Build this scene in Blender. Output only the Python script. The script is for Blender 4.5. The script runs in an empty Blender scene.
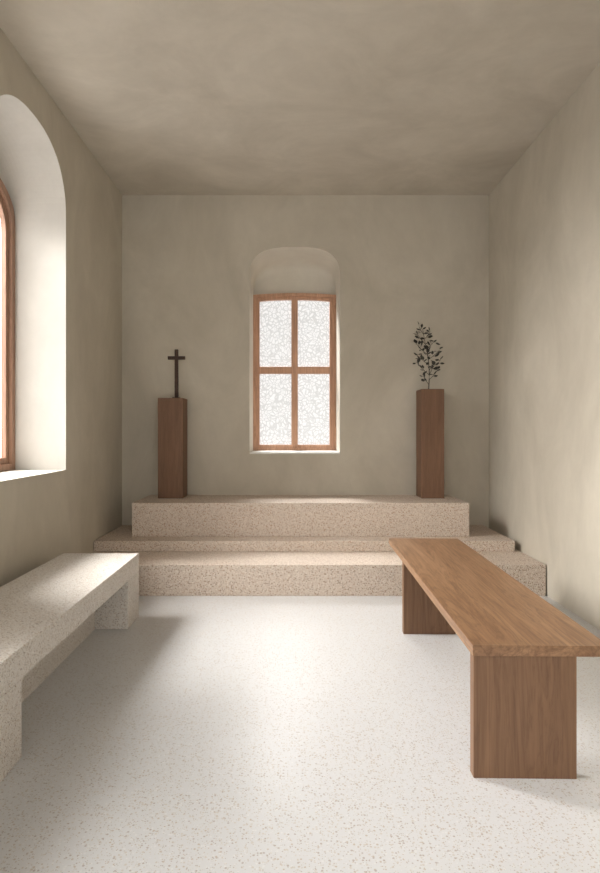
import bpy, bmesh, math, random
from mathutils import Vector, Matrix
random.seed(7)
S=0.0102; ZB=582*S; H=128*S
sc=bpy.context.scene
sc.view_settings.view_transform='Standard'
def X(p): return p*S
def Y(z): return z*ZB
def Hh(p): return H+p*S      # p px above horizon (back-wall px)

# ---------------------------------------------------------------- materials
def newmat(n):
    m=bpy.data.materials.new(n); m.use_nodes=True
    nt=m.node_tree; b=nt.nodes['Principled BSDF']
    return m,nt,b
def N(nt,t,**k):
    n=nt.nodes.new(t)
    for a,v in k.items(): setattr(n,a,v)
    return n
def ramp(nt,fac,stops,interp='LINEAR'):
    r=N(nt,'ShaderNodeValToRGB'); cr=r.color_ramp; cr.interpolation=interp
    while len(cr.elements)<len(stops): cr.elements.new(0.5)
    for e,(p,c) in zip(cr.elements,stops):
        e.position=p; e.color=(*c,1)
    nt.links.new(fac,r.inputs[0]); return r.outputs[0]
def mixc(nt,fac,a,b,mode='MIX'):
    m=N(nt,'ShaderNodeMix',data_type='RGBA',blend_type=mode)
    for s,v in ((m.inputs[0],fac),(m.inputs[6],a),(m.inputs[7],b)):
        if isinstance(v,(int,float)): s.default_value=v
        elif isinstance(v,tuple): s.default_value=(*v,1)
        else: nt.links.new(v,s)
    return m.outputs[2]
def coords(nt,scale=(1,1,1)):
    tc=N(nt,'ShaderNodeTexCoord'); mp=N(nt,'ShaderNodeMapping')
    mp.inputs['Scale'].default_value=scale
    nt.links.new(tc.outputs['Object'],mp.inputs[0]); return mp.outputs[0]
def noise(nt,co,scale,detail=4,rough=.55,dist=0):
    n=N(nt,'ShaderNodeTexNoise'); n.inputs['Scale'].default_value=scale
    n.inputs['Detail'].default_value=detail; n.inputs['Roughness'].default_value=rough
    n.inputs['Distortion'].default_value=dist
    nt.links.new(co,n.inputs['Vector']); return n.outputs['Fac']
def bump(nt,b,h,st,d=.01):
    bp=N(nt,'ShaderNodeBump'); bp.inputs['Strength'].default_value=st; bp.inputs['Distance'].default_value=d
    nt.links.new(h,bp.inputs['Height']); nt.links.new(bp.outputs[0],b.inputs['Normal'])

def plaster(name,c0,c1,stretch=(1,1,.6)):
    m,nt,b=newmat(name)
    n1=noise(nt,coords(nt,stretch),1.3,7,.64,.7); n2=noise(nt,coords(nt,stretch),5,6,.65,.3)
    a=ramp(nt,n1,[(.28,c0),(.72,c1)])
    f=ramp(nt,n2,[(.3,(.955,.955,.955)),(.7,(1.035,1.035,1.035))])
    nt.links.new(mixc(nt,1.0,a,f,'MULTIPLY'),b.inputs['Base Color'])
    b.inputs['Roughness'].default_value=.8; b.inputs['Specular IOR Level'].default_value=.3
    bump(nt,b,noise(nt,coords(nt),6,7,.62),.25,.012); return m
def terrazzo(name,base,chips,scale,dens,rough,spec=.5,coat=0,thr=.38):
    m,nt,b=newmat(name); co=coords(nt)
    col=ramp(nt,noise(nt,co,1.5,4),[(.3,tuple(x*.97 for x in base)),(.7,tuple(min(1,x*1.02) for x in base))])
    for i,(sc_,dn) in enumerate(((scale,dens),(scale*1.8,dens*.9))):
        v=N(nt,'ShaderNodeTexVoronoi'); v.inputs['Scale'].default_value=sc_
        mp=N(nt,'ShaderNodeMapping'); mp.inputs['Location'].default_value=(i*3.3,i*1.7,i*5.1)
        nt.links.new(co,mp.inputs[0]); nt.links.new(mp.outputs[0],v.inputs['Vector'])
        sp=N(nt,'ShaderNodeSeparateColor'); nt.links.new(v.outputs['Color'],sp.inputs[0])
        pick=N(nt,'ShaderNodeMath',operation='LESS_THAN'); pick.inputs[1].default_value=dn
        nt.links.new(sp.outputs[0],pick.inputs[0])
        near=N(nt,'ShaderNodeMath',operation='LESS_THAN'); near.inputs[1].default_value=thr
        nt.links.new(v.outputs['Distance'],near.inputs[0])
        mk=N(nt,'ShaderNodeMath',operation='MULTIPLY'); nt.links.new(pick.outputs[0],mk.inputs[0]); nt.links.new(near.outputs[0],mk.inputs[1])
        k=len(chips)
        cc=ramp(nt,sp.outputs[1],[(j/k,c) for j,c in enumerate(chips)],'CONSTANT')
        col=mixc(nt,mk.outputs[0],col,cc)
    nt.links.new(col,b.inputs['Base Color']); b.inputs['Roughness'].default_value=rough
    b.inputs['Specular IOR Level'].default_value=spec
    b.inputs['Coat Weight'].default_value=coat; b.inputs['Coat Roughness'].default_value=.29
    return m
def wood(name,c0,c1,axis,rough=.5,fine=1.0,broad=7,con=.80):
    m,nt,b=newmat(name)
    s=[broad*fine]*3; s[axis]=.7
    n1=noise(nt,coords(nt,tuple(s)),1.0,6,.6,1.2)
    md=N(nt,'ShaderNodeMath',operation='MULTIPLY'); md.inputs[1].default_value=11; nt.links.new(n1,md.inputs[0])
    fr=N(nt,'ShaderNodeMath',operation='FRACT'); nt.links.new(md.outputs[0],fr.inputs[0])
    s2=[70*fine]*3; s2[axis]=3
    n2=noise(nt,coords(nt,tuple(s2)),1.0,4,.65,.2)
    a=ramp(nt,n1,[(.3,c0),(.7,c1)])
    lo=(con,con-.03,con-.06)
    r=ramp(nt,fr.outputs[0],[(0,lo),(.45,(1.06,1.06,1.06)),(.9,(1.0,1,1)),(1,lo)])
    f=ramp(nt,n2,[(.35,lo),(.65,(1.08,1.08,1.08))])
    nt.links.new(mixc(nt,1.0,mixc(nt,1.0,a,r,'MULTIPLY'),f,'MULTIPLY'),b.inputs['Base Color'])
    b.inputs['Roughness'].default_value=rough; bump(nt,b,n2,.15,.003); return m

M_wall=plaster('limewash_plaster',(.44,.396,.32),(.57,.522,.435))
M_reveal_lit=plaster('lit_reveal_plaster',(.62,.58,.50),(.69,.65,.57))  # wall plaster paled so the niche reveal carries window light in its colour
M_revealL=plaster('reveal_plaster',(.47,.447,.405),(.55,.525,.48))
M_ceil=plaster('ceiling_plaster',(.46,.415,.345),(.61,.56,.48),(.9,1.1,1))
M_floor=terrazzo('floor_terrazzo',(.55,.55,.55),[(.42,.36,.295),(.60,.595,.585),(.36,.32,.285),(.49,.445,.39)],96,.42,.36,.5,.6,.38)
M_step=terrazzo('step_terrazzo',(.58,.495,.415),[(.37,.24,.17),(.69,.61,.53),(.25,.18,.135),(.49,.36,.27)],98,.60,.6,.3,0,.43)
M_bench=terrazzo('bench_terrazzo',(.61,.575,.53),[(.42,.33,.25),(.71,.675,.63),(.30,.245,.20),(.53,.45,.37)],104,.54,.6,.3,0,.40)
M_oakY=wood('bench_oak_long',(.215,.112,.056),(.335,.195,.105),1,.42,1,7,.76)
M_oakZ_shade=wood('bench_oak_upright_shaded',(.15,.077,.039),(.21,.115,.06),2,.5,1,7,.84)  # seat oak darkened for the legs, their shade put into the colour
M_ped=wood('pedestal_wood',(.135,.068,.035),(.19,.10,.054),2,.6,1.3,7,.88)
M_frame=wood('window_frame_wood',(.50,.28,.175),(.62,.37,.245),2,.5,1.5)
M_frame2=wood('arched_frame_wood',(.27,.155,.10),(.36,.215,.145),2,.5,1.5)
M_cross=wood('dark_cross_wood',(.04,.02,.012),(.07,.036,.022),2,.7)
m,nt,b=newmat('dry_stem'); b.inputs['Base Color'].default_value=(.05,.04,.03,1); b.inputs['Roughness'].default_value=.8; M_stem=m
m,nt,b=newmat('dark_leaf'); co=coords(nt)
nt.links.new(ramp(nt,noise(nt,co,25),[(.3,(.02,.018,.016)),(.7,(.055,.05,.04))]),b.inputs['Base Color']); b.inputs['Roughness'].default_value=.7; M_leaf=m

def halfclear(nt,b,fac):
    out=nt.nodes['Material Output']; mx=N(nt,'ShaderNodeMixShader'); tr=N(nt,'ShaderNodeBsdfTransparent')
    mx.inputs[0].default_value=fac
    nt.links.new(tr.outputs[0],mx.inputs[1]); nt.links.new(b.outputs[0],mx.inputs[2]); nt.links.new(mx.outputs[0],out.inputs[0])
m,nt,b=newmat('glowing_patterned_frosted_glass'); M_glassB=m
b.inputs['Base Color'].default_value=(.3,.3,.3,1); b.inputs['Roughness'].default_value=.25
b.inputs['Emission Strength'].default_value=.58  # panes glow on their own, in place of sky light behind
co=coords(nt)
ds=N(nt,'ShaderNodeVectorMath',operation='MULTIPLY_ADD')
nn=N(nt,'ShaderNodeTexNoise'); nn.inputs['Scale'].default_value=6; nt.links.new(co,nn.inputs['Vector'])
nt.links.new(nn.outputs['Color'],ds.inputs[0]); ds.inputs[1].default_value=(.16,.16,.16); nt.links.new(co,ds.inputs[2])
v=N(nt,'ShaderNodeTexVoronoi',feature='DISTANCE_TO_EDGE'); v.inputs['Scale'].default_value=25
nt.links.new(ds.outputs[0],v.inputs['Vector'])
line=ramp(nt,v.outputs['Distance'],[(.05,(.48,.485,.485)),(.18,(1,1,1)),(.32,(1,1,1)),(.42,(.62,.625,.625))])
nt.links.new(line,b.inputs['Emission Color'])
halfclear(nt,b,.8)
m,nt,b=newmat('glowing_daylight_glass'); M_glassL=m
b.inputs['Base Color'].default_value=(.5,.5,.5,1); b.inputs['Roughness'].default_value=.2
b.inputs['Emission Color'].default_value=(1,.985,.975,1); b.inputs['Emission Strength'].default_value=5.0  # pane emits the daylight itself, no lamp in the glass
halfclear(nt,b,.5)

# ---------------------------------------------------------------- helpers
def link(o): sc.collection.objects.link(o); return o
def meshobj(name,bm,mat,loc=(0,0,0),parent=None,smooth=False):
    me=bpy.data.meshes.new(name); bmesh.ops.recalc_face_normals(bm,faces=bm.faces[:]); bm.to_mesh(me); bm.free()
    if smooth:
        for p in me.polygons: p.use_smooth=True
    me.materials.append(mat); o=bpy.data.objects.new(name,me); o.location=loc
    if parent: o.parent=parent
    return link(o)
def box(name,x0,x1,y0,y1,z0,z1,mat,bev=.004,parent=None,seg=2):
    bm=bmesh.new(); bmesh.ops.create_cube(bm,size=1)
    c=Vector(((x0+x1)/2,(y0+y1)/2,z0))
    for v in bm.verts:
        v.co=Vector((v.co.x*(x1-x0),v.co.y*(y1-y0),(v.co.z+.5)*(z1-z0)))
    if bev: bmesh.ops.bevel(bm,geom=bm.edges[:],offset=bev,segments=seg,affect='EDGES',profile=.5)
    return meshobj(name,bm,mat,c,parent)
def empty(name,loc,label=None,cat=None):
    e=bpy.data.objects.new(name,None); e.location=loc; e.empty_display_size=.1; link(e)
    if label: e['label']=label; e['category']=cat
    return e
def arch(u0,u1,spring,rise,n,k=36):
    pts=[]
    for i in range(k+1):
        a=math.pi*(1-i/k); c=math.cos(a); s_=math.sin(a)
        uu=math.copysign(abs(c)**(2/n),c); vv=abs(s_)**(2/n)
        pts.append(((u0+u1)/2+uu*(u1-u0)/2, spring+vv*rise))
    return pts
def wall_opening(name,mp,U0,U1,V0,V1,niche,sill,depth,win,rmat,ex,K=16):
    """sheet wall with an arched niche whose soffit curves down to the window head"""
    bm=bmesh.new(); 
    def f(*ps,mi=0):
        fc=bm.faces.new([bm.verts.new(mp(*p)) for p in ps]); fc.material_index=mi; fc.smooth=False; return fc
    a0,a1=niche[0][0],niche[-1][0]
    f((U0,V0,0),(a0,V0,0),(a0,V1,0),(U0,V1,0)); f((a1,V0,0),(U1,V0,0),(U1,V1,0),(a1,V1,0))
    f((a0,V0,0),(a1,V0,0),(a1,sill,0),(a0,sill,0))
    for p,q in zip(niche,niche[1:]):
        f((p[0],p[1],0),(q[0],q[1],0),(q[0],V1,0),(p[0],V1,0))
    def P(i,t):
        a=t*math.pi/2
        s=1-max(0,math.cos(a))**ex if t<1 else 1.0
        n_,w_=niche[i],win[i]
        return (n_[0]+(w_[0]-n_[0])*s, n_[1]+(w_[1]-n_[1])*s, depth*math.sin(a)**ex if t>0 else 0.0)
    for k in range(K):
        t0,t1=k/K,(k+1)/K
        d0,d1=P(0,t0)[2],P(0,t1)[2]
        for i in range(len(niche)-1):
            f(P(i,t0),P(i+1,t0),P(i+1,t1),P(i,t1),mi=1)
        for i,a in ((0,a0),(-1,a1)):
            f((a,sill,d0),P(i,t0),P(i,t1),(a,sill,d1),mi=1)
        f((a0,sill,d0),(a1,sill,d0),(a1,sill,d1),(a0,sill,d1),mi=1)
    bmesh.ops.remove_doubles(bm,verts=bm.verts[:],dist=1e-5)
    o=meshobj(name,bm,M_wall); o.data.materials.append(rmat); o['kind']='structure'; return o
def ring(name,mp,outer,inner,d0,d1,mat,parent,loc):
    bm=bmesh.new(); n=len(outer); L=[]
    for loop,d in ((outer,d0),(inner,d0),(inner,d1),(outer,d1)):
        L.append([bm.verts.new(Vector(mp(u,v,d))-Vector(loc)) for u,v in loop])
    for k in range(4):
        A,B=L[k],L[(k+1)%4]
        for i in range(n):
            j=(i+1)%n; bm.faces.new([A[i],A[j],B[j],B[i]])
    return meshobj(name,bm,mat,(0,0,0),parent)
def pane(name,mp,loop,d,mat,parent,loc):
    bm=bmesh.new(); bm.faces.new([bm.verts.new(Vector(mp(u,v,d))-Vector(loc)) for u,v in loop])
    return meshobj(name,bm,mat,(0,0,0),parent)
def inset(tl,bottom,du,dv,db):
    a0,a1=tl[0][0],tl[-1][0]
    t=[(a0+du+(p[0]-a0)*((a1-a0-2*du)/(a1-a0)),p[1]-dv) for p in tl]
    return [(a0+du,bottom+db)]+t+[(a1-du,bottom+db)]

# ---------------------------------------------------------------- room shell
XL,XR=X(-171),X(196); ZC=Hh(235); YF=-1.2
def strut(o): o['kind']='structure'; return o
dB=.10*ZB; dL=X(44); KZ=1.10
fl=strut(box('floor',XL-dL,XR+.2,YF,ZB+dB,-.12,0,M_floor,0))
ce=strut(box('ceiling',XL-dL,XR+.2,YF,ZB+dB,ZC,ZC+.15,M_ceil,0))
strut(box('wall_right',XR,XR+.15,YF,ZB,0,ZC,M_wall,0))
mpB=lambda u,v,d:(u,ZB+d,v)
mpBw=lambda u,v,d:(u,ZB+dB+d,v)
nB=arch(X(-43.5),X(47),Hh(152),X(31),2.9)
wu0,wu1=X(-43.5),X(47); sillB=Hh(-24)
SPR,RIS=Hh(147.6),X(1.9)
def topz(u):
    t=(u-wu0)/(wu1-wu0); return SPR+RIS*(1-(2*t-1)**2)
wB=[(p[0],topz(p[0])) for p in nB]
wall_opening('wall_back',mpB,XL,XR,0,ZC,nB,sillB,dB,wB,M_reveal_lit,.30)
M_sill_lit=plaster('lit_sill_plaster',(.76,.75,.72),(.82,.81,.78))
strut(box('lit_sill_strip',wu0+.003,wu1-.003,ZB-.004,ZB+dB-.055,sillB,sillB+.016,M_sill_lit,.003))  # added slab; daylight on the sill is put into its white

# ---------------------------------------------------------------- back window
loc=((wu0+wu1)/2,ZB+dB,sillB)
w1=empty('window_1',loc); w1['kind']='structure'; w1['label']='two-leaf wooden casement window with patterned frosted glass panes'
outer=inset(wB,sillB,0,0,0); inner=inset(wB,sillB,.035,.035,.045)
ring('frame',mpBw,outer,inner,-.05,.05,M_frame,w1,loc)
mid=(wu0+wu1)/2
for k,(a,c) in enumerate(((wu0+.034,mid),(mid,wu1-.034))):
    tl=[(a+(c-a)*i/8,topz(a+(c-a)*i/8)-.034) for i in range(9)]
    so=inset(tl,sillB+.044,0,0,0); si=inset(tl,sillB+.044,.036,.036,.036)
    s_=ring('sash',mpBw,so,si,-.035 if k else -.040,.02,M_frame,w1,loc)
    zb0,zb1=Hh(63*KZ),Hh(56*KZ)
    bar=box('glazing_bar',a+.033-loc[0],c-.033-loc[0],-.034,.015,zb1-loc[2],zb0-loc[2],M_frame,.003,s_)
    up=[(a+.031,zb0-.004)]+[(a+.031+(c-a-.062)*i/8,topz(a+.031+(c-a-.062)*i/8)-.068) for i in range(9)]+[(c-.031,zb0-.004)]
    lo=[(a+.031,sillB+.078),(a+.031,zb1+.004),(c-.031,zb1+.004),(c-.031,sillB+.078)]
    pane('glass_pane',mpBw,up,0,M_glassB,s_,loc); pane('glass_pane',mpBw,lo,0,M_glassB,s_,loc)
    
# ---------------------------------------------------------------- left wall with an arched window and an added unseen one for fill light
mpL=lambda u,v,d:(XL-d,u,v)
mpLw=lambda u,v,d:(XL-dL-d,u,v)
sillL=Hh(-30)
def left_bay(name,wname,U0,U1,u0,u1):
    nL=arch(u0,u1,Hh(160),X(48),2.3)
    wL=[(u,v) for u,v in arch(u0,u1,Hh(155),X(30),2.2)]
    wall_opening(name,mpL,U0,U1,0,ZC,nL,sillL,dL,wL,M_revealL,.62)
    locL=(XL-dL,(u0+u1)/2,sillL)
    w2=empty(wname,locL); w2['kind']='structure'; w2['label']='tall arched wooden window in a deep plaster reveal'
    outer=inset(wL,sillL,0,0,0); inner=inset(wL,sillL,.05,.05,.05)
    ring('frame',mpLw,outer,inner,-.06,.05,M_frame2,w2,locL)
    tl=[(p[0],p[1]-.048) for p in inset(wL,sillL,.048,0,0)[1:-1]]
    so=inset(tl,sillL+.048,0,0,0); si=inset(tl,sillL+.048,.05,.045,.05)
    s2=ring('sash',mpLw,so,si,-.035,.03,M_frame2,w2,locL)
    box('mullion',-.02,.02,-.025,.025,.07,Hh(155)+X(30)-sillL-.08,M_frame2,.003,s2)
    pane('glass_pane',mpLw,inset(tl,sillL+.048,.04,.035,.04),0,M_glassL,s2,locL)
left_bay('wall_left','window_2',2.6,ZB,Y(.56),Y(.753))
left_bay('wall_left.001','added_fill_window',YF,2.6,.95,2.1)  # unseen bay; its window is added only to let in side fill

# ---------------------------------------------------------------- steps
def lab(o,l,c): o['label']=l; o['category']=c; return o
z1,z2,z3=X(24),X(33),X(63)
lab(box('stone_step',XL+.003,X(195),Y(.771),ZB-.002,0,z1,M_step,.004),'wide beige terrazzo step rising from the pale floor','step')
lab(box('stone_step',XL+.003,X(190),Y(.856),ZB-.002,z1,z2,M_step,.004),'shallow beige terrazzo step below the altar block','step')
lab(box('altar_platform',X(-143.5),X(157),Y(.89),ZB-.002,z2,z3,M_step,.004),'long beige terrazzo block carrying the two wooden pedestals','platform')

# ---------------------------------------------------------------- pedestals
def pedestal(xa,xb,top,l):
    y0,y1=Y(.95),Y(.99)
    p=box('wooden_pedestal',X(xa),X(xb),y0,y1,z3,Hh(top),M_ped,.004)
    return lab(p,l,'pedestal'),((X(xa)+X(xb))/2,(y0+y1)/2,Hh(top))
pA,tA=pedestal(-128.5,-104.5,30.5,'tall square brown wooden pedestal carrying a small cross')
pB,tB=pedestal(122,143.8,39,'tall square brown wooden pedestal carrying a dry leafy branch')

cx=empty('standing_cross',(X(-113),tA[1],tA[2]),'small dark wooden cross standing on the pedestal','cross')
box('base',-.035,.035,-.035,.035,0,.012,M_cross,.003,cx)
box('upright',-.017,.017,-.014,.014,.012,.485,M_cross,.003,cx)
box('crossbar',-.085,.085,-.0145,.0145,.385,.418,M_cross,.003,cx)

# branch
br=empty('dry_leafy_branch',(X(131.5),tB[1],tB[2]),'sparse dark leafy twig standing upright on the pedestal','branch')
bmS=bmesh.new(); bmL=bmesh.new()
def tube(pts,r0,r1):
    rings=[]
    for i,p in enumerate(pts):
        d=(pts[min(i+1,len(pts)-1)]-pts[max(i-1,0)]).normalized()
        q=d.to_track_quat('Z','Y'); r=r0+(r1-r0)*i/(len(pts)-1)
        rings.append([bmS.verts.new(p+q@Vector((r*math.cos(a*math.pi/3),r*math.sin(a*math.pi/3),0))) for a in range(6)])
    for A,B in zip(rings,rings[1:]):
        for i in range(6): bmS.faces.new([A[i],A[(i+1)%6],B[(i+1)%6],B[i]])
    bmS.faces.new(rings[0][::-1]); bmS.faces.new(rings[-1])
def leaf(p,d,L):
    q=d.to_track_quat('Y','Z')@Matrix.Rotation(random.uniform(-.8,.8),3,'Y').to_quaternion()
    w=L*.36; cv=L*.12
    prof=[(0,0),(.25,.8),(.5,1),(.75,.7),(1,0)]
    c=[bmL.verts.new(p+q@Vector((0,t*L,cv*math.sin(t*math.pi)))) for t,_ in prof]
    l=[bmL.verts.new(p+q@Vector((-w*s,t*L,0))) for t,s in prof[1:-1]]
    r=[bmL.verts.new(p+q@Vector((w*s,t*L,0))) for t,s in prof[1:-1]]
    for sd in (l,r):
        bmL.faces.new([c[0],c[1],sd[0]]); bmL.faces.new([c[1],c[2],sd[1],sd[0]])
        bmL.faces.new([c[2],c[3],sd[2],sd[1]]); bmL.faces.new([c[3],c[4],sd[2]])
main=[Vector((.012*math.sin(t*5)-.045*t*t,.008*math.sin(t*7),.60*t)) for t in [i/12 for i in range(13)]]
tube(main,.0055,.002)
def twig(base,ang,tilt,L):
    d=Vector((math.cos(ang)*math.cos(tilt),math.sin(ang)*.6*math.cos(tilt),math.sin(tilt)))
    pts=[base+d*L*t+Vector((0,0,.25*L*t*t)) for t in (0,.33,.66,1)]
    tube(pts,.0028,.0017)
    for i in range(7):
        t=.35+.65*i/6; p=base+d*L*t+Vector((0,0,.25*L*t*t))
        sd=Vector((random.uniform(-1,1),random.uniform(-.5,.5),random.uniform(-.3,1))).normalized()
        ln=random.uniform(.004,.02); tip=p+sd*ln
        tube([p,p+sd*ln*.5,tip],.0014,.001)
        leaf(tip,(d*.5+sd).normalized(),random.uniform(.036,.058))
specs=[(1,3.0,.9,.10),(2,.2,.7,.13),(3,3.1,.6,.15),(4,.1,.5,.13),(5,3.1,.5,.14),(6,-.2,.5,.13),(7,2.9,.6,.14),(8,.3,.6,.11),(9,3.3,.7,.11),(10,.0,.8,.08),(11,3.0,.9,.07),(6,1.6,.9,.10),(3,.4,1.0,.11)]
for i,a,t,L in specs: twig(main[i],a,t,L)
for i in range(5,13):
    a=random.uniform(0,6.28); leaf(main[i],Vector((math.cos(a),math.sin(a),.6)).normalized(),random.uniform(.035,.05))
meshobj('stem',bmS,M_stem,(0,0,0),br,True); meshobj('foliage',bmL,M_leaf,(0,0,0),br,True)

# ---------------------------------------------------------------- stone bench
bx=X(-132); by=Y(.48)
sb=empty('stone_bench',(bx,by,0),'long pale terrazzo bench standing along the plaster wall','bench')
sz=X(43.3); su=X(30.8)
box('seat',X(-158)-bx,X(-106)-bx,Y(.25)-by,Y(.688)-by,su,sz,M_bench,.003,sb)
for ya,yb in ((.642,.688),(.345,.391)):
    box('leg',X(-158)-bx,X(-106)-bx,Y(ya)-by,Y(yb)-by,0,su,M_bench,.003,sb)
box('base',X(-157)-bx,X(-127)-bx,Y(.3915)-by,Y(.6415)-by,0,su,M_bench,.003,sb)

# ---------------------------------------------------------------- wooden bench
wy=Y(.367); L=Y(.73)-wy
wb=empty('wooden_bench',(X(66),wy,0),'long brown oak bench with broad plank legs','bench')
wb.rotation_euler=(0,0,-math.atan2(X(4),L))
hz=X(49)
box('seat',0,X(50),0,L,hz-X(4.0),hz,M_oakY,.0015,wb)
box('leg',X(.4),X(38),.004,.05,0,hz-X(4.0),M_oakZ_shade,.0015,wb)
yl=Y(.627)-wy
box('leg',X(.4),X(33),yl,yl+.05,0,hz-X(4.0),M_oakZ_shade,.0015,wb)

# ---------------------------------------------------------------- light
w=bpy.data.worlds.new('World'); sc.world=w; w.use_nodes=True
bg=w.node_tree.nodes['Background']; bg.inputs[0].default_value=(1,.985,.96,1); bg.inputs[1].default_value=1.8
def area(name,loc,tgt,size,p,spread=180):
    l=bpy.data.lights.new(name,'AREA'); l.shape='SQUARE'; l.size=size; l.energy=p; l.color=(1,.985,.965); l.spread=math.radians(spread)
    o=bpy.data.objects.new(name,l); o.location=loc; link(o)
    o.rotation_euler=(Vector(tgt)-o.location).to_track_quat('-Z','Y').to_euler()
area('daylight',(-4.9,4.4,4.0),(0.3,2.9,.2),2.8,3000)
area('added_fill_near',(-4.9,1.6,4.0),(1.0,2.2,.2),2.6,270,70)  # added side fill shining through the unseen added window
area('daylight_rear',(-.9,8.8,5.0),(.1,4.6,.3),1.8,3000)

cam=bpy.data.cameras.new('Camera'); co=bpy.data.objects.new('Camera',cam); link(co)
cam.sensor_fit='VERTICAL'; cam.sensor_height=36; cam.lens=24
cam.shift_x=7/873; cam.shift_y=-6.5/873; cam.clip_start=.02
co.location=(0,0,H); co.rotation_euler=(math.pi/2,0,0)
sc.camera=co
